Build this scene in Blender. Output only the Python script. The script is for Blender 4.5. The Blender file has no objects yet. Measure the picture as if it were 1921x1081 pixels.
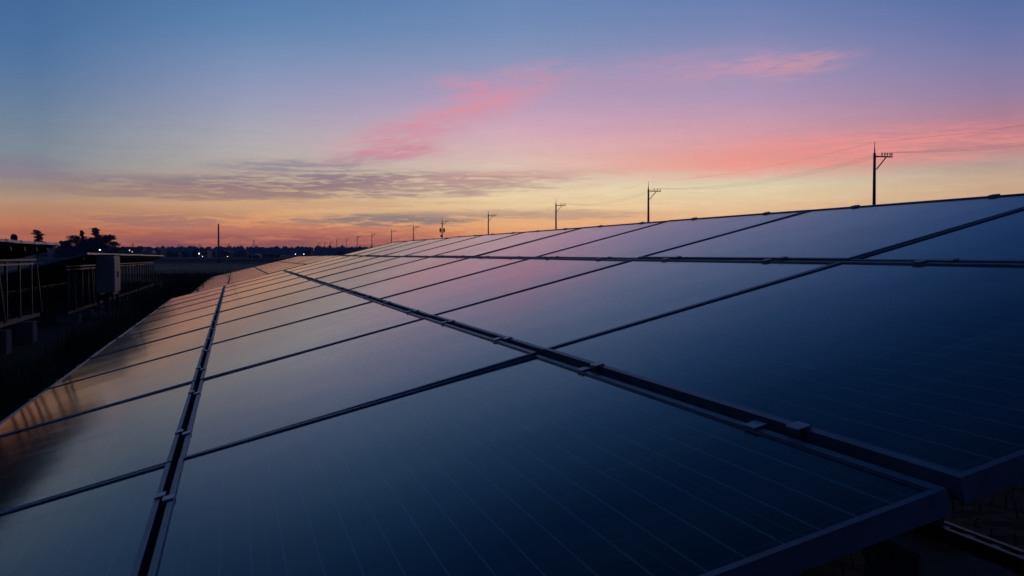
import bpy, bmesh, math, random
from mathutils import Vector, Matrix, Euler

sc = bpy.context.scene
C = sc.collection
R = math.radians

# ------------------------------------------------------------------ camera
YAW, PITCH, FPX = 0.282, -0.035, 1803.0
CAM = Vector((-0.852, -0.976, 1.281))
cd = bpy.data.cameras.new('camera'); cam = bpy.data.objects.new('camera', cd); C.objects.link(cam)
cd.sensor_width = 36.0; cd.lens = 36.0 * FPX / 1921.0
cd.clip_start = 0.02; cd.clip_end = 12000
cam.location = CAM
cam.rotation_euler = (math.pi/2 + PITCH, 0, -YAW)
sc.camera = cam
sc.view_settings.view_transform = 'Standard'; sc.view_settings.look = 'None'
sc.view_settings.exposure = 0.0; sc.view_settings.gamma = 1.0
sc.view_settings.use_curve_mapping = False
sc.render.engine = 'CYCLES'
sc.cycles.use_denoising = True
sc.cycles.max_bounces = 5; sc.cycles.diffuse_bounces = 2; sc.cycles.glossy_bounces = 3
sc.cycles.adaptive_threshold = 0.015
sc.cycles.volume_bounces = 0

Fw = Vector((math.sin(YAW)*math.cos(PITCH), math.cos(YAW)*math.cos(PITCH), math.sin(PITCH)))
Rt = Vector((math.cos(YAW), -math.sin(YAW), 0)); Upv = Rt.cross(Fw)
def at(x, y, depth):
    """point of the place seen at photo pixel (x, y), depth metres ahead"""
    return CAM + (Fw + Rt*((x-960.5)/FPX) - Upv*((y-540.5)/FPX))*depth
def ground_at(x, depth):
    p = at(x, 540, depth); return Vector((p.x, p.y, 0))

def lin(c, a=1.0):
    o = []
    for v in c:
        v = v/255.0
        o.append(v/12.92 if v <= 0.04045 else ((v+0.055)/1.055)**2.4)
    return (o[0], o[1], o[2], a)

# ------------------------------------------------------------------ dusk sky
AZ0 = math.degrees(YAW)
w = bpy.data.worlds.new('World'); sc.world = w; w.use_nodes = True
nt = w.node_tree; N = nt.nodes; L = nt.links; N.clear()
def node(t, **k):
    n = N.new(t)
    for a, v in k.items(): setattr(n, a, v)
    return n
def put(sock, v):
    if isinstance(v, bpy.types.NodeSocket): L.new(v, sock)
    else: sock.default_value = v
def M(op, a, b=None, c=None, clamp=False):
    n = node('ShaderNodeMath', operation=op); n.use_clamp = clamp
    put(n.inputs[0], a)
    if b is not None: put(n.inputs[1], b)
    if c is not None: put(n.inputs[2], c)
    return n.outputs[0]
def mrange(v, a, b, smooth=True, lo=0.0, hi=1.0):
    n = node('ShaderNodeMapRange'); n.interpolation_type = 'SMOOTHSTEP' if smooth else 'LINEAR'
    put(n.inputs[0], v); n.inputs[1].default_value = a; n.inputs[2].default_value = b
    n.inputs[3].default_value = lo; n.inputs[4].default_value = hi
    return n.outputs[0]
def mixc(f, a, b):
    n = node('ShaderNodeMix', data_type='RGBA'); n.clamp_factor = True
    put(n.inputs[0], f); put(n.inputs[6], a); put(n.inputs[7], b)
    return n.outputs[2]
tc = node('ShaderNodeTexCoord'); sep = node('ShaderNodeSeparateXYZ'); L.new(tc.outputs['Generated'], sep.inputs[0])
az = M('MULTIPLY', M('ARCTAN2', sep.outputs[0], sep.outputs[1]), 180/math.pi)
az = M('SUBTRACT', az, AZ0)                                     # degrees east of the view of the array
el = M('MULTIPLY', M('ARCSINE', M('MINIMUM', M('MAXIMUM', sep.outputs[2], -1.0), 1.0)), 180/math.pi)
def elp(y): return math.degrees(math.atan((477-y)/FPX))
def azp(x): return math.degrees(math.atan((x-960.5)/FPX))
elf = M('DIVIDE', el, 90.0, clamp=True)
def ramp(stops, high, k=1.0):
    n = node('ShaderNodeValToRGB'); cr = n.color_ramp; cr.interpolation = 'LINEAR'
    pts = sorted([(max(0.0, elp(y)*k)/90.0, c) for y, c in stops] + [(e/90.0, c) for e, c in high])
    while len(cr.elements) < len(pts): cr.elements.new(0.5)
    for e, (p, c) in zip(cr.elements, pts): e.position = p; g_ = 1 + 0.68*math.exp(-p*90/1.25); e.color = tuple(v*g_ for v in lin(c)[:3]) + (1,)   # the air near the ground takes some of the glow
    L.new(elf, n.inputs[0])
    return n.outputs[0]
HI = lambda m, a, b, c: [(18, m), (22.5, a), (36, b), (90, c)]
cols = [
 (-26, ramp([(477,(160,92,84)),(455,(186,104,80)),(430,(192,116,82)),(410,(192,128,96)),(380,(182,146,118)),(350,(160,142,132)),(320,(146,142,145)),(290,(130,140,152)),(240,(118,135,155)),(180,(100,126,158)),(120,(84,118,160)),(60,(72,112,160)),(0,(67,107,155))], HI((40,86,140),(16,58,108),(5,24,52),(4,12,30)), .894)),
 (-15, ramp([(477,(172,93,88)),(455,(196,110,92)),(430,(224,146,98)),(405,(222,165,115)),(380,(216,172,128)),(345,(196,172,150)),(310,(186,175,168)),(270,(180,174,178)),(220,(163,164,184)),(180,(150,156,188)),(120,(126,147,184)),(60,(100,135,178)),(0,(84,126,173))], HI((46,96,154),(18,64,118),(5,26,56),(4,12,30)), .966)),
 (0, ramp([(477,(190,108,94)),(455,(215,130,95)),(430,(236,170,114)),(405,(228,182,140)),(388,(236,208,162)),(350,(236,212,178)),(322,(224,198,180)),(290,(221,186,184)),(250,(214,172,188)),(210,(194,162,190)),(170,(170,156,190)),(120,(142,151,188)),(60,(116,142,184)),(0,(104,134,181))], HI((56,102,160),(18,66,120),(5,26,58),(4,12,30)))),
 (14, ramp([(477,(190,110,95)),(430,(230,165,115)),(395,(228,188,146)),(378,(232,204,164)),(352,(228,212,178)),(332,(216,204,182)),(318,(238,172,158)),(302,(238,155,146)),(270,(222,158,162)),(230,(202,156,176)),(180,(176,150,184)),(120,(150,145,184)),(60,(125,135,180)),(0,(105,127,177))], HI((54,98,158),(18,64,120),(5,24,56),(4,12,30)), .97)),
 (26.5, ramp([(477,(160,92,84)),(440,(195,120,90)),(400,(205,150,110)),(360,(208,170,140)),(335,(200,170,146)),(308,(182,160,150)),(282,(196,142,145)),(250,(195,131,141)),(220,(175,130,150)),(180,(150,128,162)),(120,(128,125,168)),(60,(105,118,168)),(0,(88,111,164))], HI((42,82,144),(14,54,108),(5,20,50),(4,12,30)), .894)),
]
back = ramp([(477,(44,54,84)),(400,(58,64,98)),(250,(60,70,108)),(60,(44,62,104))], HI((34,54,98),(18,42,84),(6,22,50),(4,12,30)))
sky = cols[0][1]
for (a0, _), (a1, c1) in zip(cols, cols[1:]): sky = mixc(mrange(az, a0, a1, False), sky, c1)
# the afterglow fades round towards the dark side of the sky
absaz = M('ABSOLUTE', M('WRAP', az, -180.0, 180.0))
sky = mixc(mrange(absaz, 28, 115), sky, back)
# clouds: streaks drawn out along the horizon and small puffs
def noise(sx, sy, scale, detail, rough, off, dist=0.0, shear=0.0):
    e_ = M('MULTIPLY_ADD', az, -shear, el) if shear else el
    cv = node('ShaderNodeCombineXYZ'); put(cv.inputs[0], M('MULTIPLY', az, sx)); put(cv.inputs[1], M('MULTIPLY_ADD', e_, sy, off))
    cv.inputs[2].default_value = off
    n = node('ShaderNodeTexNoise'); n.inputs['Scale'].default_value = scale; n.inputs['Detail'].default_value = detail
    n.inputs['Roughness'].default_value = rough; n.inputs['Distortion'].default_value = dist
    L.new(cv.outputs[0], n.inputs['Vector']); return n.outputs[0]
streak = noise(0.11, 1.3, 1.7, 6, 0.62, 3.1, 0.7)
fine = noise(0.45, 4.2, 1.7, 6, 0.68, 8.7, 0.6)
puff = noise(0.40, 2.3, 1.4, 6, 0.62, 5.3, 0.7, 0.16)
sm = mrange(M('MULTIPLY_ADD', fine, 0.5, M('MULTIPLY', streak, 0.55)), 0.42, 0.64)
pm = mrange(M('MULTIPLY_ADD', fine, 0.32, M('MULTIPLY', puff, 0.74)), 0.36, 0.76, False)
warp = M('MULTIPLY_ADD', M('SUBTRACT', streak, 0.5), 0.9, el)
pos = node('ShaderNodeCombineXYZ'); put(pos.inputs[0], az); put(pos.inputs[1], warp)
sm = M('ADD', sm, 0.16); pm = M('ADD', pm, 0.09)
def cloud(col, x, y, wx, wy, slope, colr, amt, mask):
    mp = node('ShaderNodeMapping', vector_type='TEXTURE'); L.new(pos.outputs[0], mp.inputs[0])
    mp.inputs[1].default_value = (azp(x), elp(y)*math.cos(R(azp(x))), 0); mp.inputs[2].default_value = (0, 0, math.atan(slope))
    mp.inputs[3].default_value = (wx*0.0318*1.15, wy*0.0318*1.25, 1)
    g = node('ShaderNodeTexGradient', gradient_type='SPHERICAL'); L.new(mp.outputs[0], g.inputs[0])
    return mixc(mrange(M('MULTIPLY', g.outputs['Fac'], mask), 0.0, 0.60, True, 0.0, amt), col, lin(colr))
for args in [
  # streaks of grey and mauve low over the horizon
  (660, 345, 480, 26, 0.02, (140,116,130), 0.9, sm),
  (300, 354, 330, 20, 0.0, (150,122,126), 0.65, sm),
  (560, 314, 190, 16, 0.0, (142,132,148), 0.75, sm),
  (700, 297, 110, 16, 0.1, (158,140,156), 0.7, pm),
  (960, 330, 300, 14, 0.05, (208,160,154), 0.55, sm),
  (40, 312, 110, 22, 0.0, (128,122,146), 0.6, sm),
  (740, 411, 260, 16, 0.02, (140,126,130), 0.9, sm),
  (1010, 402, 260, 12, 0.0, (196,160,138), 0.8, sm),
  (300, 414, 260, 16, 0.0, (168,118,112), 0.8, sm),
  (440, 446, 280, 20, 0.05, (158,98,104), 0.8, sm),
  (640, 452, 330, 22, 0.0, (176,104,100), 0.7, sm),
  (160, 334, 300, 13, 0.01, (142,128,138), 0.6, sm),
  (430, 362, 360, 12, 0.0, (164,132,126), 0.65, sm),
  (860, 350, 260, 11, 0.03, (214,180,158), 0.35, sm),
  (200, 393, 330, 12, 0.0, (184,134,112), 0.6, sm),
  (600, 384, 420, 11, 0.01, (202,158,130), 0.6, sm),
  (620, 431, 380, 12, 0.0, (206,128,104), 0.65, sm),
  (120, 436, 300, 13, 0.0, (178,106,92), 0.65, sm),
  # pink puffs and wisps
  (745, 262, 170, 40, 0.25, (214,146,164), 0.8, pm),
  (760, 288, 110, 16, 0.05, (210,142,160), 0.8, pm),
  (905, 200, 200, 34, 0.25, (218,148,166), 0.8, pm),
  (890, 168, 110, 26, -0.1, (206,146,174), 0.8, pm),
  (1000, 138, 110, 24, 0.1, (200,148,176), 0.6, pm),
  (1220, 142, 300, 44, 0.1, (190,148,178), 0.45, pm),
  (1380, 128, 160, 24, 0.1, (202,150,174), 0.55, pm),
  (1500, 124, 120, 24, 0.12, (212,150,164), 0.65, pm),
  (1560, 290, 420, 40, 0.06, (240,146,140), 0.55, sm),
]:
    sky = cloud(sky, *args)
# faint streaking everywhere low down
low = mrange(el, 14.0, 0.5)
mod = M('MULTIPLY_ADD', M('MULTIPLY', M('SUBTRACT', sm, 0.5), low), 0.09, 1.0)
vm = node('ShaderNodeVectorMath', operation='SCALE'); L.new(sky, vm.inputs[0]); put(vm.inputs['Scale'], mod)
SUN_AZ, SUN_EL = R(AZ0 + 6), R(0.8)
nsky = node('ShaderNodeTexSky', sky_type='NISHITA'); nsky.sun_disc = False
nsky.sun_elevation = SUN_EL; nsky.sun_rotation = SUN_AZ
vn = node('ShaderNodeVectorMath', operation='SCALE'); L.new(nsky.outputs[0], vn.inputs[0]); vn.inputs['Scale'].default_value = 0.0015
va = node('ShaderNodeVectorMath', operation='ADD'); L.new(vm.outputs[0], va.inputs[0]); L.new(vn.outputs[0], va.inputs[1])
bg = node('ShaderNodeBackground'); bg.inputs[1].default_value = 1.0; L.new(va.outputs[0], bg.inputs[0])
out = node('ShaderNodeOutputWorld'); L.new(bg.outputs[0], out.inputs[0])
w.cycles.sampling_method = 'MANUAL'; w.cycles.sample_map_resolution = 512

# the sun is at the horizon, behind the far haze: almost nothing is left of it
sl = bpy.data.lights.new('sun', 'SUN'); sl.energy = 0.03; sl.angle = R(10); sl.color = (1.0, 0.72, 0.5)
so = bpy.data.objects.new('sun', sl); C.objects.link(so)
so.rotation_euler = Vector((-math.sin(SUN_AZ)*math.cos(SUN_EL), -math.cos(SUN_AZ)*math.cos(SUN_EL), -math.sin(SUN_EL))).to_track_quat('-Z', 'Y').to_euler()

# ------------------------------------------------------------------ materials
def mat(name, base, rough=0.6, metal=0.0, spec=0.5, bump=None, var=None, emit=None, strength=0.0):
    m = bpy.data.materials.new(name); m.use_nodes = True
    t = m.node_tree; b = t.nodes['Principled BSDF']
    b.inputs['Base Color'].default_value = (*base, 1); b.inputs['Roughness'].default_value = rough
    b.inputs['Metallic'].default_value = metal; b.inputs['Specular IOR Level'].default_value = spec
    if var or bump:
        co = t.nodes.new('ShaderNodeTexCoord')
        n = t.nodes.new('ShaderNodeTexNoise'); n.inputs['Detail'].default_value = 6
        t.links.new(co.outputs['Object'], n.inputs['Vector'])
    if var:
        s, amt = var; n.inputs['Scale'].default_value = s
        r = t.nodes.new('ShaderNodeValToRGB')
        r.color_ramp.elements[0].position = .3; r.color_ramp.elements[1].position = .7
        r.color_ramp.elements[0].color = (*[c*(1-amt) for c in base], 1)
        r.color_ramp.elements[1].color = (*[min(1, c*(1+amt)) for c in base], 1)
        t.links.new(n.outputs[0], r.inputs[0]); t.links.new(r.outputs[0], b.inputs['Base Color'])
    if bump:
        s, d = bump
        n2 = t.nodes.new('ShaderNodeTexNoise'); n2.inputs['Scale'].default_value = s; n2.inputs['Detail'].default_value = 5
        t.links.new(co.outputs['Object'], n2.inputs['Vector'])
        bp = t.nodes.new('ShaderNodeBump'); bp.inputs['Distance'].default_value = d; bp.inputs['Strength'].default_value = 0.6
        t.links.new(n2.outputs[0], bp.inputs['Height']); t.links.new(bp.outputs[0], b.inputs['Normal'])
    if emit:
        b.inputs['Emission Color'].default_value = (*emit, 1); b.inputs['Emission Strength'].default_value = strength
    return m
MT = {
 'frame': mat('frame_aluminium', (0.12, 0.19, 0.30), 0.42, 0.45, var=(9, 0.2)),
 'clamp': mat('clamp_aluminium', (0.22, 0.27, 0.35), 0.36, 0.8, var=(20, 0.15)),
 'steel': mat('galvanised_steel', (0.075, 0.088, 0.11), 0.5, 0.7, var=(6, 0.3)),
 'backsheet': mat('backsheet', (0.10, 0.10, 0.11), 0.7),
 'concrete': mat('concrete', (0.17, 0.18, 0.19), 0.9, var=(5, 0.3), bump=(30, .01)),
 'cabinet': mat('cabinet_paint', (0.22, 0.24, 0.26), 0.55, var=(3, 0.08)),
 'dark': mat('dark_plastic', (0.02, 0.02, 0.022), 0.5),
 'pole': mat('pole_concrete', (0.10, 0.095, 0.09), 0.85, var=(2, 0.2)),
 'wire': mat('wire_black', (0.03, 0.03, 0.03), 0.7),
 'insul': mat('insulator', (0.10, 0.09, 0.09), 0.4),
 'leaf': mat('leaf', (0.030, 0.042, 0.020), 0.8, var=(1.5, 0.4)),
 'bark': mat('bark', (0.05, 0.04, 0.03), 0.95, var=(4, 0.3)),
 'wood': mat('woodland', (0.026, 0.046, 0.052), 0.95, var=(.05, 0.4)),  # distance haze painted in: leaf green shifted towards blue in the base colour
 'soil': mat('soil_and_turf', (0.020, 0.025, 0.017), 0.97, var=(0.35, 0.5), bump=(6, .05)),
 'field': mat('rice_field', (0.20, 0.20, 0.11), 0.95, var=(0.10, 0.30), bump=(3, .1)),
 'bank': mat('bank_grass', (0.020, 0.026, 0.016), 0.97, var=(0.2, 0.4), bump=(2, .1)),
 'asphalt': mat('asphalt', (0.05, 0.05, 0.05), 0.9, var=(1, 0.2)),
 'grass': mat('weed_blades', (0.045, 0.055, 0.028), 0.85, var=(2, 0.5)),
 'fence': mat('fence_pipe', (0.40, 0.46, 0.55), 0.5, 0.3),
 'wallA': mat('wall_plaster', (0.30, 0.30, 0.31), 0.85, var=(.4, .15)),
 'wallB': mat('wall_siding', (0.12, 0.11, 0.10), 0.85, var=(.4, .15)),
 'wallC': mat('wall_blue_siding', (0.16, 0.24, 0.38), 0.8, var=(.4, .1)),
 'roofA': mat('roof_tile', (0.055, 0.058, 0.065), 0.6, var=(.6, .2)),
 'roofB': mat('roof_blue_sheet', (0.12, 0.22, 0.42), 0.5, var=(.6, .1)),
 'pane': mat('window_pane', (0.02, 0.022, 0.03), 0.12),
 'lamp': mat('lamp_glass', (0.9, 0.85, 0.7), 0.5, emit=(1.0, 0.80, 0.52), strength=4.5),
 'lampw': mat('lamp_glass_white', (0.9, 0.9, 0.9), 0.5, emit=(1.0, 0.93, 0.82), strength=6.5),
 'carp': mat('car_paint', (0.10, 0.11, 0.13), 0.25, 0.3),
}
def glass_material():
    m = bpy.data.materials.new('module_glass'); m.use_nodes = True
    t = m.node_tree; b = t.nodes['Principled BSDF']; nn = t.nodes.new; lk = t.links.new
    def mm(op, a, bb=None, clamp=False):
        n = nn('ShaderNodeMath'); n.operation = op; n.use_clamp = clamp
        for s, v in zip(n.inputs, (a, bb)):
            if v is None: continue
            if isinstance(v, bpy.types.NodeSocket): lk(v, s)
            else: s.default_value = v
        return n.outputs[0]
    co = nn('ShaderNodeTexCoord'); sp = nn('ShaderNodeSeparateXYZ'); lk(co.outputs['Object'], sp.inputs[0])
    x, y = sp.outputs[0], sp.outputs[1]
    def line(v, pitch, width, ph=0.0):
        f = mm('FRACT', mm('ADD', mm('DIVIDE', v, pitch), 100.0 + ph))
        d = mm('ABSOLUTE', mm('SUBTRACT', f, 0.5))           # 0.5 at the line
        return mm('GREATER_THAN', d, 0.5 - width/pitch/2)
    bus = line(x, 0.052, 0.0028, 0.5)
    gapx = line(x, 0.156, 0.0032)
    gapy = line(y, 0.159, 0.0032)
    gap = mm('MAXIMUM', gapx, gapy)
    nz = nn('ShaderNodeTexNoise'); nz.inputs['Scale'].default_value = 1.3; nz.inputs['Detail'].default_value = 6
    ob = nn('ShaderNodeObjectInfo')
    ad = nn('ShaderNodeVectorMath'); ad.operation = 'ADD'; lk(co.outputs['Object'], ad.inputs[0])
    rv = nn('ShaderNodeVectorMath'); rv.operation = 'SCALE'; rv.inputs[0].default_value = (7, 5, 3); lk(ob.outputs['Random'], rv.inputs['Scale'])
    lk(rv.outputs[0], ad.inputs[1]); lk(ad.outputs[0], nz.inputs['Vector'])
    def mx(f, a, bb):
        n = nn('ShaderNodeMix'); n.data_type = 'RGBA'
        for s, v in ((n.inputs[0], f), (n.inputs[6], a), (n.inputs[7], bb)):
            if isinstance(v, bpy.types.NodeSocket): lk(v, s)
            else: s.default_value = v
        return n.outputs[2]
    cell = mx(nz.outputs[0], (0.003, 0.010, 0.026, 1), (0.005, 0.014, 0.038, 1))
    # each cell has its own shade of blue
    fl = lambda v, p: mm('FLOOR', mm('ADD', mm('DIVIDE', v, p), 100.5))
    cv = nn('ShaderNodeCombineXYZ'); lk(fl(x, 0.156), cv.inputs[0]); lk(fl(y, 0.159), cv.inputs[1]); lk(ob.outputs['Random'], cv.inputs[2])
    wn = nn('ShaderNodeTexWhiteNoise'); lk(cv.outputs[0], wn.inputs['Vector'])
    cell = mx(mm('MULTIPLY', wn.outputs[0], 0.6), cell, (0.008, 0.024, 0.060, 1))
    c = mx(bus, cell, (0.20, 0.26, 0.33, 1))
    c = mx(gap, c, (0.06, 0.085, 0.115, 1))
    # dust film and a few dried specks
    vo = nn('ShaderNodeTexVoronoi'); vo.inputs['Scale'].default_value = 2.3; lk(ad.outputs[0], vo.inputs['Vector'])
    speck = mm('LESS_THAN', mm('ADD', vo.outputs['Distance'], mm('MULTIPLY', nz.outputs[0], 0.03)), 0.032)
    c = mx(mm('MULTIPLY', speck, 0.7), c, (0.12, 0.13, 0.13, 1))
    edge = nn('ShaderNodeMapRange'); lk(x, edge.inputs[0]); edge.inputs[1].default_value = -0.36; edge.inputs[2].default_value = -0.50
    c = mx(mm('MULTIPLY', mm('MULTIPLY', edge.outputs[0], nz.outputs[0]), 0.5), c, (0.05, 0.055, 0.06, 1))
    lk(c, b.inputs['Base Color'])
    mr = nn('ShaderNodeMapRange'); lk(nz.outputs[0], mr.inputs[0]); mr.inputs[1].default_value = .3; mr.inputs[2].default_value = .7
    mr.inputs[3].default_value = 0.08; mr.inputs[4].default_value = 0.11
    ms = nn('ShaderNodeMapping'); ms.inputs['Scale'].default_value = (0.7, 11.0, 1.0); lk(ad.outputs[0], ms.inputs[0])
    nd = nn('ShaderNodeTexNoise'); nd.inputs['Scale'].default_value = 1.6; nd.inputs['Detail'].default_value = 5; lk(ms.outputs[0], nd.inputs['Vector'])
    drip = mm('MULTIPLY', mm('MAXIMUM', mm('SUBTRACT', nd.outputs[0], 0.55), 0.0), 0.30)
    lk(mm('ADD', mr.outputs[0], drip), b.inputs['Roughness'])
    b.inputs['IOR'].default_value = 1.26
    # pressed solar glass is never quite flat
    n2 = nn('ShaderNodeTexNoise'); n2.inputs['Scale'].default_value = 2.2; n2.inputs['Detail'].default_value = 1; lk(ad.outputs[0], n2.inputs['Vector'])
    bp = nn('ShaderNodeBump'); bp.inputs['Distance'].default_value = 0.0012; bp.inputs['Strength'].default_value = 1.0
    lk(n2.outputs[0], bp.inputs['Height']); lk(bp.outputs[0], b.inputs['Normal'])
    return m
MT['glass'] = glass_material()

# ------------------------------------------------------------------ mesh helpers
class MB:
    def __init__(s): s.v = []; s.f = []
    def box(s, c, half, rot=None):
        n = len(s.v)
        for dz in (-1, 1):
            for dx, dy in ((-1, -1), (1, -1), (1, 1), (-1, 1)):
                p = Vector((dx*half[0], dy*half[1], dz*half[2]))
                if rot is not None: p = rot @ p
                s.v.append(tuple(Vector(c) + p))
        for q in ((3,2,1,0),(4,5,6,7),(0,1,5,4),(1,2,6,5),(2,3,7,6),(3,0,4,7)): s.f.append(tuple(n+i for i in q))
        return s
    def bar(s, a, b, w, h, up=(0, 0, 1)):
        a = Vector(a); b = Vector(b); d = b - a; y = d.normalized(); x = y.cross(Vector(up))
        if x.length < 1e-4: x = y.cross(Vector((1, 0, 0)))
        x.normalize(); z = x.cross(y)
        return s.box((a+b)/2, (w/2, d.length/2, h/2), Matrix((x, y, z)).transposed())
    def tube(s, pts, rad, n=8, caps=True):
        pts = [Vector(p) for p in pts]
        if not isinstance(rad, (list, tuple)): rad = [rad]*len(pts)
        base = len(s.v); x = None
        for i, p in enumerate(pts):
            d = (pts[min(i+1, len(pts)-1)] - pts[max(i-1, 0)]).normalized()
            if x is None:
                x = d.cross(Vector((0, 0, 1)))
                if x.length < 1e-3: x = Vector((1, 0, 0))
            x = (x - d*x.dot(d)).normalized(); yv = d.cross(x)
            for k in range(n):
                t = 2*math.pi*k/n; s.v.append(tuple(p + (x*math.cos(t) + yv*math.sin(t))*rad[i]))
        for i in range(len(pts)-1):
            for k in range(n):
                a = base+i*n+k; b = base+i*n+(k+1) % n; s.f.append((a, b, b+n, a+n))
        if caps:
            s.f.append(tuple(base+n-1-k for k in range(n))); s.f.append(tuple(base+(len(pts)-1)*n+k for k in range(n)))
        return s
    def prism(s, prof, y0, y1):
        """profile of (x, z) points drawn along y"""
        n = len(s.v); k = len(prof)
        for yy in (y0, y1):
            for x, z in prof: s.v.append((x, yy, z))
        for i in range(k): s.f.append((n+i, n+(i+1) % k, n+k+(i+1) % k, n+k+i))
        s.f.append(tuple(n+k-1-i for i in range(k))); s.f.append(tuple(n+k+i for i in range(k)))
        return s
    def mesh(s, name, m, smooth=False):
        me = bpy.data.meshes.new(name); me.from_pydata(s.v, [], s.f); me.materials.append(m)
        bm = bmesh.new(); bm.from_mesh(me); bmesh.ops.recalc_face_normals(bm, faces=bm.faces); bm.to_mesh(me); bm.free()
        if smooth: me.polygons.foreach_set('use_smooth', [True]*len(me.polygons))
        return me
def obj(name, me, parent=None, loc=(0, 0, 0), rot=None):
    o = bpy.data.objects.new(name, me); C.objects.link(o); o.parent = parent; o.location = loc
    if rot is not None: o.rotation_euler = rot
    return o
def part(name, mb, m, parent=None, loc=(0, 0, 0), rot=None, smooth=False):
    return obj(name, mb.mesh(name, MT[m], smooth), parent, loc, rot)
def bevel(o, wdt, seg=1):
    b = o.modifiers.new('bevel', 'BEVEL'); b.width = wdt; b.segments = seg; b.limit_method = 'ANGLE'
    return o
def tag(o, label, cat=None, group=None, kind=None):
    o['label'] = label
    if cat: o['category'] = cat
    if group: o['group'] = group
    if kind: o['kind'] = kind
    return o
def thing(name, label, cat, loc=(0, 0, 0), rot=(0, 0, 0), group=None):
    o = bpy.data.objects.new(name, None); o.empty_display_size = .2; C.objects.link(o)
    o.location = loc; o.rotation_euler = rot
    return tag(o, label, cat, group)
def copy_tree(o, parent=None):
    c = o.copy(); C.objects.link(c); c.parent = parent
    for ch in list(o.children): copy_tree(ch, c)
    return c

# ------------------------------------------------------------------ ground
def sheet(name, pts, z, m, kind='structure'):
    mb = MB(); mb.v = [(x, y, z) for x, y in pts]; mb.f = [tuple(range(len(pts)))]
    o = part(name, mb, m); o['kind'] = kind
    return o
gr = MB(); G = 1780; n = 24
for j in range(n+1):
    for i in range(n+1): gr.v.append((-G+2*G*i/n, -G+2*G*j/n, 0))
for j in range(n):
    for i in range(n): a = j*(n+1)+i; gr.f.append((a, a+1, a+n+2, a+n+1))
go = part('ground', gr, 'soil'); tag(go, 'dark turf and soil under and between the solar arrays', kind='structure')
def strip(x0, d0, x1, d1):
    a, b, c, d = ground_at(x0, d0), ground_at(x1, d0), ground_at(x1, d1), ground_at(x0, d1)
    return [(p.x, p.y) for p in (a, b, c, d)]
fo = sheet('field', strip(-2600, 64, 3600, 150), 0.004, 'field'); tag(fo, 'flat olive field behind the pipe fence', kind='structure')
# a low grassy bank that carries a lane in front of the village
bank = MB()
prof = [(150, 0.004), (156, .55), (163, .62), (163.2, .60), (168, .60), (168.2, .62), (176, .3), (182, .004)]
for x in (-2600, -1200, 0, 600, 1200, 2400, 3600):
    for d, z in prof:
        p = ground_at(x, d); bank.v.append((p.x, p.y, z + random.Random(x+d).uniform(-.03, .03)*(z > .1)))
k = len(prof)
for i in range(6):
    for j in range(k-1): a = i*k+j; bank.f.append((a, a+k, a+k+1, a+1))
bo = part('embankment', bank, 'bank'); tag(bo, 'low dark grassy bank running across behind the field', kind='structure')
lane = sheet('road', strip(-2600, 163.4, 3600, 167.8), 0.64, 'asphalt'); tag(lane, 'narrow asphalt lane on top of the grassy bank', kind='structure')

# ------------------------------------------------------------------ solar tables
S_LINES = [-1.957, -1.036, 0.0, 1.054, 2.071]
U = 1.67; DEP = 0.034
PU = U - 0.010
def panel_meshes(width):
    hx, hy = width/2, PU/2; lx, ly = 0.013, 0.013
    mb = MB()
    def rim(x0, x1, y0, y1, z0, z1): mb.box(((x0+x1)/2, (y0+y1)/2, (z0+z1)/2), ((x1-x0)/2, (y1-y0)/2, (z1-z0)/2))
    rim(-hx, -hx+lx, -hy, hy, -DEP, 0); rim(hx-lx, hx, -hy, hy, -DEP, 0)
    rim(-hx+lx, hx-lx, -hy, -hy+ly, -DEP, -.0003); rim(-hx+lx, hx-lx, hy-ly, hy, -DEP, -.0003)
    fr = mb.mesh('panel', MT['frame'])
    g = MB(); g.box((0, 0, -0.0068), (hx-lx+.001, hy-ly+.001, 0.0025))
    gl = g.mesh('glass', MT['glass'])
    b = MB(); b.box((0, 0, -0.0125), (hx-lx, hy-ly, 0.0025))
    bs = b.mesh('backsheet', MT['backsheet'])
    return fr, gl, bs
GAP = 0.021
PM = []
for j in range(4):
    wd = S_LINES[j+1]-S_LINES[j]-GAP
    PM.append((wd, *panel_meshes(wd)))
def clamp_mesh():
    mb = MB()
    mb.box((-0.003, 0, 0.0022), (0.0105, 0.019, 0.0014))        # lip over the frame
    mb.box((0.0095, 0, -0.014), (0.0016, 0.019, 0.0175))        # leg down beside it
    return mb.mesh('clamp', MT['clamp'])
CLAMP = clamp_mesh()
rng = random.Random(4)
ROWN = ['lowest', 'second', 'third', 'top']
CLAMP_DARK = CLAMP.copy(); CLAMP_DARK.materials[0] = MT['steel']
def make_panels(tab, cols, clamps, jog=True, cm=None):
    for j in range(4):
        wd, fr, gl, bs = PM[j]
        sc_ = (S_LINES[j]+S_LINES[j+1])/2
        for i in range(cols):
            p = obj('panel', fr, tab, (sc_, (i+.5)*U, rng.uniform(-.0015, .0015)))
            p.rotation_euler = (rng.gauss(0, .0009) + (.0012 if (jog and j == 3) else 0), rng.gauss(0, .0032), rng.gauss(0, .0006))
            obj('glass', gl, p); obj('backsheet', bs, p)
            if clamps:
                for sx in (-1, 1):
                    for sy in (-1, 1):
                        c = obj('clamp', cm or CLAMP, p, (sx*(wd/2), sy*PU*.255 + rng.uniform(-.02, .02) + (-.032 if sx < 0 else .032), 0))
                        c.rotation_euler = (0, 0, 0 if sx > 0 else math.pi)
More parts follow.
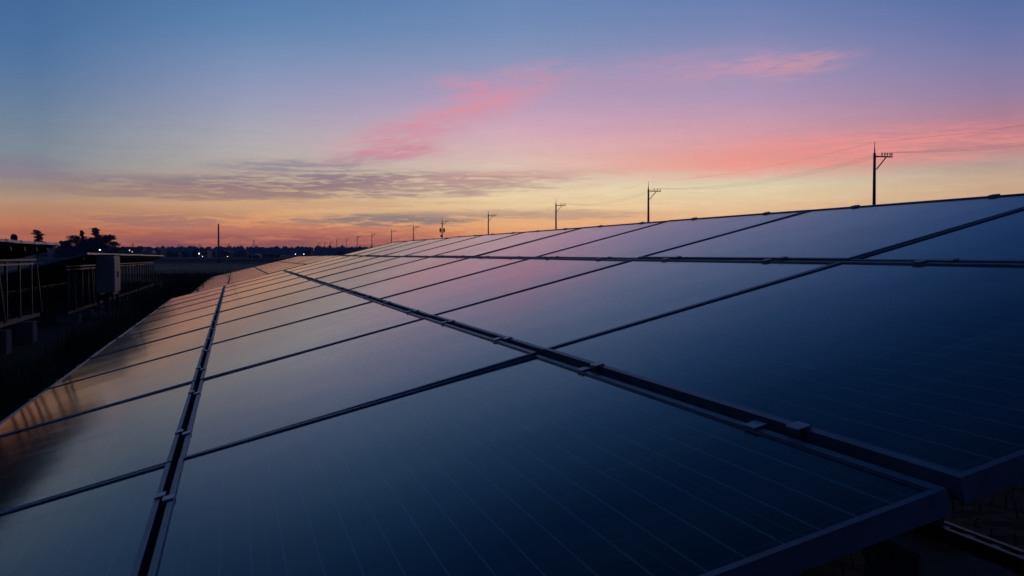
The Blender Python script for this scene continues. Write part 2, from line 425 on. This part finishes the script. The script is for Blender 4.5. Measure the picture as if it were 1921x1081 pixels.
def slotted(mb, x, y0, y1, z, wdt, hgt, pitch=.12):
    """strut channel with slots: two side webs and a ladder of rungs on top"""
    mb.box((x-wdt/2, (y0+y1)/2, z), (.002, (y1-y0)/2, hgt/2)); mb.box((x+wdt/2, (y0+y1)/2, z), (.002, (y1-y0)/2, hgt/2))
    mb.box((x-wdt*.36, (y0+y1)/2, z+hgt/2), (wdt*.13, (y1-y0)/2, .002)); mb.box((x+wdt*.36, (y0+y1)/2, z+hgt/2), (wdt*.13, (y1-y0)/2, .002))
    y = y0
    while y < y1:
        mb.box((x, y+.02, z+hgt/2-.0045), (wdt*.40, .02, .002)); y += pitch
def make_rack(tab, base, cols, tilt, slope, z0, low=True):
    """beams, posts, braces, sleepers and footings; local table frame for rafters, world-upright parts in a level frame"""
    # rafters under the modules, two to each column
    ra = MB().box((0, 0, 0), (1.90, .02, .032)).mesh('rafter', MT['steel'])
    for i in range(cols):
        for q in (.245, .755): obj('rafter', ra, tab, (.03, (i+q)*U, -DEP-.034))
    Ln = cols*U
    # everything below is upright: parent to table with the inverse of its tilt
    inv = Matrix.LocRotScale(None, Euler((slope, -tilt, 0)), None).inverted().to_4x4()
    def up(name, mb, m):
        o = part(name, mb, m, tab); o.matrix_local = inv; return o
    ct, st = math.cos(tilt), math.sin(tilt)
    for s_, both in ((1.68, True), (-1.45, False)):
        x = s_*ct; zb = s_*st - DEP - .068 - .06
        zs = -z0 + base                                     # sleeper height above ground, table origin is z0
        for dz in (0, -.062): up('beam', MB().bar((x, -.05, zb+dz), (x, Ln+.05, zb+dz + math.sin(slope)*Ln), .04, .026), 'steel')
        sl_ = MB(); slotted(sl_, x, -.15, Ln+.15, 0, .08, .05); o = up('sleeper_channel', sl_, 'steel')
        o.matrix_local = inv @ Matrix.LocRotScale(Vector((0, 0, zs)), Euler((slope, 0, 0)), None)
        npost = 2*cols
        for i in range(npost):
            y = i*(Ln-.5)/(npost-1) + .25
            dzp = math.sin(slope)*y
            up('post', MB().bar((x, y, zs+dzp), (x, y, zb-.02+dzp), .032, .036, (0, 1, 0)), 'steel')
            if both and i % 4 in (0, 3):
                up('brace', MB().bar((x+.04, y+.55, zs+dzp+.02), (x+.04, y+.18, zb-.06+dzp), .03, .03, (1, 0, 0)), 'steel')
                up('cross_brace', MB().bar((x-.03, y, zs+dzp+.05), (-1.45*ct+.03, y, -1.45*st-DEP-.16+dzp), .03, .03), 'steel')
            if i % 2 == 0:
                top = zs-.035+dzp
                bevel(up('footing', MB().box((x, y, (top-z0-.02)/2), (.2, .16, (top+z0+.02)/2)), 'concrete'), .012)

T1 = thing('solar_array', 'large solar array in the middle, its near corner filling the foreground', 'solar array', (0, 0, 1.0), (0, -0.251, 0), 'ground-mounted solar arrays')
make_panels(T1, 10, True)
make_rack(T1, .27, 10, .251, 0, 1.0)
sl2 = -0.00336; y2 = 44.04-15*U; z2 = 0.704 + (44.04-y2)*0.00336
T2 = thing('solar_array', 'solar array continuing beyond the far end of the large middle array', 'solar array', (0.014, y2, z2), (sl2, -0.239, 0), 'ground-mounted solar arrays')
make_panels(T2, 15, False, False)
make_rack(T2, .12, 15, .239, sl2, z2)
XR = -3.46 - 2.071*math.cos(.251)
T3 = thing('solar_array', 'nearer raised solar array across the aisle, cut by the picture edge', 'solar array', (XR, 15.5-10*U, 1.49-2.071*math.sin(.251)), (-.002, -0.251, 0), 'ground-mounted solar arrays')
make_panels(T3, 10, True, False, CLAMP_DARK)
make_rack(T3, .37, 10, .251, -.002, T3.location.z)
T4 = thing('solar_array', 'farther solar array across the aisle, beside the grey cabinet', 'solar array', (XR, 18.45, 1.315-2.071*math.sin(.251)), (-.0035, -0.251, 0), 'ground-mounted solar arrays')
make_panels(T4, 12, True, False, CLAMP_DARK)
make_rack(T4, .19, 12, .251, -.0035, T4.location.z)

# ------------------------------------------------------------------ cabinet in the aisle
cb = thing('electrical_cabinet', 'grey electrical cabinet on a steel stand beside the farther rack', 'cabinet', (-3.17, 19.9, 0))
bevel(part('housing', MB().box((-.17, .5, .88), (.17, .5, .375)), 'cabinet', cb), .012)
bevel(part('lid', MB().box((-.17, .5, 1.268), (.19, .52, .012)), 'cabinet', cb), .006)
for y in (.26, .745):
    d = bevel(part('door', MB().box((.006, y, .87), (.006, .235, .34)), 'cabinet', cb), .004)
    part('handle', MB().box((.018, y+(.17 if y < .5 else -.17), .87), (.008, .014, .06)), 'dark', d)
for x in (-.30, -.04):
    for y in (.05, .95): part('leg', MB().bar((x, y, 0), (x, y, .505), .045, .045, (0, 1, 0)), 'steel', cb)
part('stand_beam', MB().bar((-.04, .0, .48), (-.04, 1.0, .48), .03, .05), 'steel', cb)
part('stand_beam', MB().bar((-.30, .0, .48), (-.30, 1.0, .48), .03, .05), 'steel', cb)
part('conduit', MB().tube([(-.17, .3, .0), (-.17, .3, .52)], .035, 8), 'dark', cb)
bevel(part('footing', MB().box((-.17, .5, .03), (.28, .62, .05)), 'concrete', cb), .01)

# ------------------------------------------------------------------ utility poles and their lines
poles = [(1638,267,79),(1216,341,121),(1043,372,159),(916,394,200),(830,407.5,240),(776,418.5,283),(734.5,427.5,335),(698,434,384),
         (670.6,439.3,438),(650,444.5,492),(631.6,446.6,545),(620.4,450.0,600),(609.6,451.8,650),(599.6,453.2,700)]
names = ['tallest-looking utility pole, nearest of the line, above the right of the array',
 'second utility pole of the line, with a braced one-sided crossarm',
 'third utility pole counting from the nearest, slim with one-sided arm',
 'fourth utility pole counting from the nearest, left of the third',
 'utility pole carrying two can transformers, fifth from the nearest',
 'sixth utility pole, just beyond the nearer transformer pole', 'seventh utility pole of the line, small against orange sky',
 'eighth utility pole of the line, rising from the array top', 'ninth utility pole of the line beyond the array top',
 'tenth utility pole, last but four of the receding line', 'eleventh utility pole, over the dark wooded ridge',
 'twelfth utility pole, third from the far end of the line', 'thirteenth utility pole, next to the farthest one',
 'farthest utility pole, with a transformer and two-sided arm']
def pole_parts(root, h, arm=1.6, transformer=False, left_arm=False, dead=False):
    part('shaft', MB().tube([(0, 0, -.1), (0, 0, h*.5), (0, 0, h-.95)], [.165, .135, .105], 12), 'pole', root, smooth=False)
    part('lightning_spike', MB().tube([(0, 0, h-1.0), (0, 0, h-.55), (0, 0, h-.5), (0, 0, h)], [.06, .045, .028, .02], 6), 'steel', root)
    za = h-1.22; x0 = -.12 if not left_arm else -.55
    part('crossarm', MB().bar((x0, -.14, za), (arm, -.14, za), .10, .10), 'wire', root)
    part('arm_brace', MB().bar((arm*.62, -.17, za-.03), (.06, -.17, za-1.05), .07, .07), 'wire', root)
    for q in (.45, .72, .97) if not dead else (.38, .55, .70, .86, .98):
        iz = part('insulator', MB().tube([(arm*q, -.14, za+.04), (arm*q, -.14, za+.16), (arm*q, -.14, za+.2), (arm*q, -.14, za+.32)], [.025, .04, .06, .045], 8), 'insul', root)
    if transformer:
        part('lower_arm', MB().bar((-.62, -.14, za-.45), (.55, -.14, za-.45), .08, .08), 'wire', root)
        part('transformer_bracket', MB().bar((-.6, 0, za-2.6), (.6, 0, za-2.6), .08, .08), 'wire', root)
        for sx in (-.46, .46):
            t = part('transformer', MB().tube([(sx, -.1, za-2.5), (sx, -.1, za-2.45), (sx, -.1, za-1.7), (sx, -.1, za-1.62)], [.2, .24, .24, .18], 12), 'pole', root)
            part('bushing', MB().tube([(sx, -.1, za-1.62), (sx, -.1, za-1.4)], [.05, .03], 6), 'insul', t)
        part('side_box', MB().box((-.3, -.1, za-3.5), (.14, .1, .28)), 'pole', root)
    for k in range(6 if h > 8 else 0):
        z = 2.2+k*1.0
        if z < h-2.4: part('step_bolt', MB().bar((-.2 if k % 2 else .2, 0, z), (0, 0, z), .02, .02), 'wire', root)
attach = []
for i, ((x, y, d), nm) in enumerate(zip(poles, names)):
    g = ground_at(x, d); h = at(x, y, d).z
    r = thing('utility_pole', nm, 'utility pole', g, (rng.uniform(-.004, .004), rng.uniform(-.005, .005), rng.uniform(-.05, .05)), 'utility poles receding beside the arrays')
    tr = i in (4, 13)
    pole_parts(r, h, 1.62, tr, i == 13, i == 0)
    attach.append((g, h))
# one more pole carries the wires on past the picture's edge
g0 = attach[0][0] + (attach[0][0]-attach[1][0])*0.96
r = thing('utility_pole', 'utility pole carrying the wires on outside the picture edge', 'utility pole', g0, (0, 0, 0), 'utility poles receding beside the arrays')
pole_parts(r, attach[0][1]); attach.insert(0, (g0, attach[0][1]))
def wire(name, label, dx, dz, sag, rad):
    mb = MB()
    pts = []
    for (ga, ha), (gb, hb) in zip(attach, attach[1:]):
        a = ga + Vector((dx, -.14 if dx else 0, ha+dz)); b = gb + Vector((dx, -.14 if dx else 0, hb+dz))
        for k in range(16):
            t = k/16; p = a.lerp(b, t); p.z -= 4*sag*t*(1-t); pts.append(p)
    pts.append(attach[-1][0] + Vector((dx, 0, attach[-1][1]+dz)))
    mb.tube(pts, rad, 5)
    tag(part(name, mb, 'wire'), label, 'wire', 'overhead wires of the pole line')
wire('overhead_wire', 'thin topmost wire strung between the tips of the pole spikes', 0, -.02, .65, .0045)
wire('overhead_wire', 'overhead wire on the insulators closest to the pole shafts', 1.62*.45, -.88, .85, .0055)
wire('overhead_wire', 'overhead wire on the middle insulators of the crossarms', 1.62*.72, -.88, .95, .0055)
wire('overhead_wire', 'overhead wire on the outermost insulators of the crossarms', 1.62*.97, -.88, 1.05, .0055)

# lone pole in the field and far masts
p = ground_at(411, 138); h = at(411, 421, 138).z
t = thing('field_pole', 'bare dark pole standing alone in front of the village', 'pole', p)
part('shaft', MB().tube([(0, 0, -.1), (0, 0, h)], [.13, .10], 10), 'pole', t)
part('clamp_band', MB().tube([(0, 0, h*.55), (0, 0, h*.55+.12)], .15, 10), 'steel', t)
part('cap', MB().tube([(0, 0, h), (0, 0, h+.05)], [.11, .06], 10), 'steel', t)
def pylon(x, y, d, label):
    p = ground_at(x, d); h = at(x, y, d).z
    t = thing('transmission_tower', label, 'pylon', p)
    for sx in (-1, 1):
        for sy in (-1, 1): part('leg', MB().bar((sx*1.5, sy*1.5, 0), (sx*.25, sy*.25, h), .16, .16), 'wire', t)
    for z, a in ((.62, 2.0), (.78, 1.8), (.92, 1.5)): part('crossarm', MB().bar((-a, 0, h*z), (a, 0, h*z), .16, .16), 'wire', t)
    for q in range(5):
        z0, z1 = h*q/5, h*(q+1)/5; a, b = 1.5-1.25*q/5, 1.5-1.25*(q+1)/5
        part('lattice_bar', MB().bar((-a, -a, z0), (b, -b, z1), .1, .1), 'wire', t); part('lattice_bar', MB().bar((a, -a, z0), (-b, -b, z1), .1, .1), 'wire', t)
pylon(477, 450.5, 900, 'far lattice pylon above the ridge, right of the lone bare pole')
pylon(250, 455.5, 950, 'tiny far lattice pylon above the ridge, over the dark long house')
def small_pole(x, y, d, label):
    t = thing('village_pole', label, 'utility pole', ground_at(x, d), group='village poles'); h = at(x, y, d).z
    part('shaft', MB().tube([(0, 0, 0), (0, 0, h)], [.2, .15], 8), 'pole', t)
    part('crossarm', MB().bar((-.9, 0, h-.6), (.9, 0, h-.6), .14, .14), 'wire', t)
small_pole(429, 458, 560, 'small village pole just right of the lone bare pole')
small_pole(376, 458.5, 600, 'small village pole above the flat-roofed building')
small_pole(336.6, 459, 620, 'small village pole above the narrow dark house')

# ------------------------------------------------------------------ pipe fence
fd = 61
f = thing('pipe_fence', 'low pale blue pipe fence along the near edge of the field', 'fence', ground_at(412, fd))
f0 = ground_at(412, fd)
for x in range(8):
    px = 412 - 81 + 81*(x-4) + 81
    q = ground_at(px, fd) - f0
    po = part('post', MB().tube([(q.x, q.y, 0), (q.x, q.y, .66)], .035, 8), 'fence', f)
    part('post_cap', MB().bar((q.x-.16*Rt.x, q.y-.16*Rt.y, .655), (q.x+.16*Rt.x, q.y+.16*Rt.y, .655), .05, .05), 'fence', po)
a = ground_at(60, fd)-f0; b = ground_at(660, fd)-f0
part('rail', MB().tube([(a.x, a.y, .70), (b.x, b.y, .70)], .03, 8), 'fence', f)

# ------------------------------------------------------------------ trees
def blob_leaves(mb, c, rx, rz, n, size, r):
    for _ in range(n):
        while True:
            p = Vector((r.uniform(-1, 1), r.uniform(-1, 1), r.uniform(-1, 1)))
            if p.length <= 1: break
        q = Vector(c) + Vector((p.x*rx, p.y*rx, p.z*rz))
        a = Vector((r.gauss(0, 1), r.gauss(0, 1), r.gauss(0, .6))).normalized(); b = a.cross(Vector((r.gauss(0, 1), r.gauss(0, 1), r.gauss(0, 1)))).normalized()
        s_ = size*r.uniform(.6, 1.4); k = len(mb.v)
        mb.v += [tuple(q-a*s_), tuple(q+b*s_*.55), tuple(q+a*s_), tuple(q-b*s_*.55)]; mb.f.append((k, k+1, k+2, k+3))
def tree(name, label, x, top, d, wpx, seed, style, group='dark trees behind the racks'):
    r = random.Random(seed); g = ground_at(x, d); H = at(x, top, d).z; W = wpx/FPX*d/2
    t = thing(name, label, 'tree', g, group=group)
    tr = MB(); cr = MB()
    if style == 'pine':            # flat layered pads of foliage
        tr.tube([(0, 0, 0), (W*.06, 0, H*.4), (-W*.05, 0, H*.75), (0, 0, H*.97)], [H*.03, H*.024, H*.014, .03], 8)
        for k in range(20):
            u = k/19; z = H*(.22+.75*u); rr = W*(1-.62*u); a = r.uniform(0, 6.28); dist = rr*r.uniform(.15, .85)
            c = (math.cos(a)*dist, math.sin(a)*dist, z)
            tr.tube([(0, 0, z-H*.05), (c[0], c[1], z-H*.01)], [H*.010, .02], 5)
            blob_leaves(cr, c, W*r.uniform(.24, .44), H*r.uniform(.03, .055), 150, H*.022, r)
    else:
        tr.tube([(0, 0, 0), (W*.05, 0, H*.45), (0, 0, H*.8)], [H*.035, H*.025, .04], 8)
        for k in range(60):
            z = H*r.uniform(.04, .92); u = max(0, z/H-.3)/.65
            rr = W*math.sqrt(max(.05, 1-(u*.95)**2)); a = r.uniform(0, 6.28); dist = rr*math.sqrt(r.uniform(.02, .85))
            c = (math.cos(a)*dist, math.sin(a)*dist, z)
            tr.tube([(0, 0, z*.75), (c[0], c[1], z)], [H*.010, .02], 5)
            blob_leaves(cr, c, W*r.uniform(.22, .36), H*r.uniform(.06, .11), 170, H*.024, r)
    part('trunk', tr, 'bark', t); part('crown', cr, 'leaf', t)
tree('broadleaf_tree', 'broad dark tree with street lamp in front, right of the clump', 198, 439, 250, 52, 11, 'round')
tree('pine_tree', 'tallest dark pine with layered top between two dark trees', 181, 428, 255, 34, 12, 'pine')
tree('broadleaf_tree', 'wide dark tree just left of the tall layered pine', 146, 441, 245, 56, 13, 'round')
tree('pine_tree', 'slim dark conifer poking out of the wide dark tree', 155, 433.5, 250, 14, 14, 'pine')
tree('broadleaf_tree', 'rounded dark tree below the tall layered pine', 174, 446, 244, 44, 18, 'round')
tree('broadleaf_tree', 'low dark tree at the end of the raised array', 122, 452, 240, 34, 15, 'round')
tree('pine_tree', 'small spreading pine showing over the raised array', 72, 432, 235, 34, 16, 'pine')
tree('broadleaf_tree', 'low tree top peeping over the raised array near the picture edge', 26, 438.5, 235, 20, 17, 'round')
for x, top, d, wd, sd, lb in ((349, 472, 420, 18, 21, 'small round tree beside the narrow dark village house'), (367, 470, 430, 14, 22, 'small round tree left of the bright white lamp'),
        (400, 473, 440, 12, 23, 'small tree between flat-roofed building and lone pole'), (318, 471, 450, 18, 24, 'small tree right of the dark gabled house'),
        (578, 470.5, 500, 20, 25, 'dark bushy tree beside the farthest bright lamp'), (640, 470, 560, 18, 26, 'bushy tree under the far end of the pole line'),
        (455, 471, 520, 20, 27, 'round village tree behind the hipped house')):
    tree('village_tree', lb, x, top, d, wd, sd, 'round', 'village trees')

# ------------------------------------------------------------------ village
def house(x0, x1, ytop, d, label, wall='wallB', roof='roofA', depth=7, kind='gable', name='house'):
    g = ground_at((x0+x1)/2, d); Hh = at(x0, ytop, d).z; Wd = (x1-x0)/FPX*d
    t = thing(name, label, 'house', g, (0, 0, -YAW), 'village houses')
    rise = min(Hh*.42, 1.7) if kind != 'flat' else .35; eave = Hh-rise
    part('wall', MB().box((0, 0, eave/2), (Wd/2*.92, depth/2*.92, eave/2)), wall, t)
    if kind == 'gable':            # ridge along the long front
        rb = MB(); rb.v = [(-Wd/2, -depth/2, eave), (Wd/2, -depth/2, eave), (Wd/2, depth/2, eave), (-Wd/2, depth/2, eave), (-Wd/2*.98, 0, Hh), (Wd/2*.98, 0, Hh)]
        rb.f = [(0, 1, 5, 4), (2, 3, 4, 5), (0, 4, 3), (1, 2, 5), (3, 2, 1, 0)]
    elif kind == 'front':
        rb = MB(); rb.v = [(-Wd/2, -depth/2, eave), (Wd/2, -depth/2, eave), (Wd/2, depth/2, eave), (-Wd/2, depth/2, eave), (0, -depth/2, Hh), (0, depth/2, Hh)]
        rb.f = [(1, 2, 5, 4), (3, 0, 4, 5), (0, 1, 4), (2, 3, 5), (3, 2, 1, 0)]
    elif kind == 'hip':
        rb = MB(); rb.v = [(-Wd/2, -depth/2, eave), (Wd/2, -depth/2, eave), (Wd/2, depth/2, eave), (-Wd/2, depth/2, eave), (-Wd*.2, 0, Hh), (Wd*.2, 0, Hh)]
        rb.f = [(0, 1, 5, 4), (2, 3, 4, 5), (0, 4, 3), (1, 2, 5), (3, 2, 1, 0)]
    else:
        rb = MB().box((0, 0, eave+rise/2), (Wd/2, depth/2, rise/2))
    ro = part('roof', rb, roof, t)
    if kind in ('gable', 'hip'): part('ridge_cap', MB().bar((-Wd*.2, 0, Hh+.08), (Wd*.2, 0, Hh+.08), .3, .22), roof, ro)
    nwin = max(2, int(Wd/2.6)); fy = -depth/2*.92
    for k in range(nwin):
        wx = -Wd*.36 + Wd*.72*(k/(nwin-1))
        wn = part('window', MB().box((wx, fy-.03, eave*.55), (.5, .05, .5)), 'wallA', t)
        part('pane', MB().box((wx, fy-.09, eave*.55), (.42, .02, .42)), 'pane', wn)
    dr = part('door', MB().box((Wd*.06, fy-.03, min(1.0, eave*.4)), (.45, .05, min(1.0, eave*.4))), 'dark', t)
    return t
house(222, 273, 464.5, 400, 'long dark village house with low roof and lamps in front', 'wallB', 'roofA', 8)
house(274, 290, 468.5, 380, 'low village house with a bright blue sheet roof', 'wallB', 'roofB', 6)
house(288, 309, 464.5, 420, 'dark gabled village house right of the blue roof', 'wallB', 'roofA', 8, 'front')
house(326, 339, 472, 400, 'narrow dark village house beside the small round tree', 'wallB', 'roofA', 6, 'hip')
house(375, 395, 468, 390, 'flat-roofed village building with bright lamp at its side', 'wallA', 'roofA', 7, 'flat')
house(412, 437, 469.5, 430, 'gabled village house just right of the lone bare pole', 'wallB', 'roofA', 8, 'front')
house(438, 470, 472, 440, 'wide hipped village house between gabled house and pale shed', 'wallB', 'roofA', 8, 'hip')
house(471, 491, 476, 330, 'small pale blue gabled shed with one dark opening', 'wallC', 'roofB', 6, 'front', 'shed')
house(493, 530, 477.5, 340, 'long low dark shed right of the pale blue shed', 'wallB', 'roofA', 6, 'flat', 'shed')
house(572, 586, 471.5, 480, 'dark hut beside the farthest bright lamp', 'wallB', 'roofA', 6, 'hip', 'shed')
house(77, 99, 467.5, 300, 'faint low house behind the racks under the small pine', 'wallA', 'roofA', 7, 'hip')
house(108, 123, 472, 300, 'small house with blue roof at the foot of the low dark tree', 'wallB', 'roofB', 6, 'gable')
def lamp(x, y, d, label, m, rad):
    p = at(x, y, d); t = thing('street_lamp', label, 'street lamp', (p.x, p.y, 0), (0, 0, -YAW), 'lit street lamps in the village')
    part('post', MB().tube([(.25, .3, 0), (.25, .3, p.z+.15)], .06, 8), 'pole', t)
    part('lamp_arm', MB().bar((.25, .3, p.z+.15), (0, 0, p.z+.12+rad), .06, .06), 'pole', t)
    bm = bmesh.new(); bmesh.ops.create_icosphere(bm, subdivisions=2, radius=rad); me = bpy.data.meshes.new('bulb'); bm.to_mesh(me); bm.free(); me.materials.append(MT[m])
    obj('bulb', me, t, (0, 0, p.z))
lamp(187.3, 469, 236, 'bright warm street lamp in front of the broad dark tree', 'lamp', .15)
lamp(216.5, 471.6, 300, 'small lamp at the foot of the trees, left of the long house', 'lamp', .08)
lamp(243, 469.7, 385, 'warm lamp in front of the long dark house', 'lamp', .14)
lamp(247.8, 472.6, 380, 'fainter lower lamp in front of the long dark house', 'lamp', .10)
lamp(373.5, 476, 370, 'brightest white lamp left of the flat-roofed building', 'lampw', .20)
lamp(380, 481.5, 350, 'low lamp under the flat-roofed building', 'lamp', .10)
lamp(427, 481.3, 350, 'low lamp in front of the gabled house by the lone pole', 'lamp', .10)
lamp(553.8, 477.0, 470, 'bright lamp just above the array edge near the pylon', 'lampw', .15)
lamp(570, 477.0, 470, 'bright lamp beside the dark hut', 'lampw', .15)

# ------------------------------------------------------------------ wooded ridge on the horizon
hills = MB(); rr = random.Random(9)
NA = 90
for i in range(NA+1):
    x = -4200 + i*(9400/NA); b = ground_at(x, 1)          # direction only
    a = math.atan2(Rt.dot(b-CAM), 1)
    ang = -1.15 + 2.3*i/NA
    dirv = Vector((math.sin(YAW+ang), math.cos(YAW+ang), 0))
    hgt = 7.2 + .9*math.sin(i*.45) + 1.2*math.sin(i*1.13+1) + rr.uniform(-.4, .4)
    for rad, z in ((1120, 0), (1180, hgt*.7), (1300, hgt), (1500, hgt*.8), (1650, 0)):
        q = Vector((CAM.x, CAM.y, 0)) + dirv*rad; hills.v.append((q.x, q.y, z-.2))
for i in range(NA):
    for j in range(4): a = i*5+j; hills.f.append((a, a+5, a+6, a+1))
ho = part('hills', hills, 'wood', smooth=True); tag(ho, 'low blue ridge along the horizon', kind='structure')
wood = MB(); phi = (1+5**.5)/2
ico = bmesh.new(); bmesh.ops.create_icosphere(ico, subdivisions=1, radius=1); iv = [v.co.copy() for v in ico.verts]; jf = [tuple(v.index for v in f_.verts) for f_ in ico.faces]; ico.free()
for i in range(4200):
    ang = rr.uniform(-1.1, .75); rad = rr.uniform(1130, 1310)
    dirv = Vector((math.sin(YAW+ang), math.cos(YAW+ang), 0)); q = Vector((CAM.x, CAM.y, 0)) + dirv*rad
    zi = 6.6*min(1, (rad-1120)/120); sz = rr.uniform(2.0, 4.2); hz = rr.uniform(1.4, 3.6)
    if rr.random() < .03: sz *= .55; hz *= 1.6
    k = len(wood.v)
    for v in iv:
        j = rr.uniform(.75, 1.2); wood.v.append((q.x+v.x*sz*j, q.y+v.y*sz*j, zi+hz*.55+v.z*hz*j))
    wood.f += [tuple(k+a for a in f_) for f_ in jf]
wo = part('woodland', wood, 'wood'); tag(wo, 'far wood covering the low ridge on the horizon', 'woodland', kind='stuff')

# ------------------------------------------------------------------ weeds in the aisle and round the racks
gb = MB(); gr_ = random.Random(21)
def blade(x, y, h, wd, lean, a):
    dx, dy = math.cos(a)*lean, math.sin(a)*lean; px_, py_ = -math.sin(a)*wd, math.cos(a)*wd
    k = len(gb.v)
    gb.v += [(x-px_, y-py_, 0), (x+px_, y+py_, 0), (x+dx*.4+px_*.7, y+dy*.4+py_*.7, h*.6), (x+dx*.4-px_*.7, y+dy*.4-py_*.7, h*.6), (x+dx, y+dy, h)]
    gb.f += [(k, k+1, k+2, k+3), (k+3, k+2, k+4)]
for _ in range(9000):
    x = gr_.uniform(-3.1, -1.7); y = gr_.uniform(2, 46)
    blade(x, y, gr_.uniform(.08, .30)*(1+.5*math.sin(y*1.3+x*3)), gr_.uniform(.004, .010), gr_.uniform(.02, .15), gr_.uniform(0, 6.28))
for _ in range(5500):                                   # tall stands farther down the aisle
    y = gr_.uniform(20, 60); c = math.sin(y*.8)*.5; x = gr_.gauss(-2.2+c*.4, .55) - max(0, y-38)*gr_.uniform(-.2, .2)
    if x > -1.75 and y < 46: continue
    blade(x, y, gr_.uniform(.15, .5), gr_.uniform(.006, .014), gr_.uniform(.03, .25), gr_.uniform(0, 6.28))
for _ in range(9000):
    x = gr_.uniform(-9.5, -7.3); y = gr_.uniform(4, 60)
    blade(x, y, gr_.uniform(.25, .6), gr_.uniform(.006, .014), gr_.uniform(.03, .2), gr_.uniform(0, 6.28))
for _ in range(1500):
    x = gr_.uniform(1.0, 5.5); y = gr_.uniform(-1.2, 4)
    blade(x, y, gr_.uniform(.04, .16), gr_.uniform(.004, .008), gr_.uniform(.02, .1), gr_.uniform(0, 6.28))
for _ in range(6500):                                   # low growth under the racks across the aisle
    x = gr_.uniform(-6.9, -4.0); y = gr_.uniform(6, 40)
    blade(x, y, gr_.uniform(.12, .36), gr_.uniform(.008, .018), gr_.uniform(.03, .2), gr_.uniform(0, 6.28))
wo = part('grass', gb, 'grass'); tag(wo, 'tall dark weeds growing in the aisle between the arrays', 'grass', kind='stuff')

# ------------------------------------------------------------------ haze
hm = bpy.data.materials.new('haze_air'); hm.use_nodes = True; ht = hm.node_tree; ht.nodes.clear()
pv = ht.nodes.new('ShaderNodeVolumePrincipled'); pv.inputs['Color'].default_value = (0.24, 0.54, 1.0, 1); pv.inputs['Density'].default_value = 0.00046
ho_ = ht.nodes.new('ShaderNodeOutputMaterial'); ht.links.new(pv.outputs[0], ho_.inputs['Volume'])
pv.inputs['Density Attribute'].default_value = ''; hm.cycles.homogeneous_volume = True
MT['haze'] = hm
hz = part('haze', MB().box((0, 0, 7.75), (1790, 1790, 8.75)), 'haze'); tag(hz, 'thin blue evening haze over the whole plain', 'haze', kind='stuff')
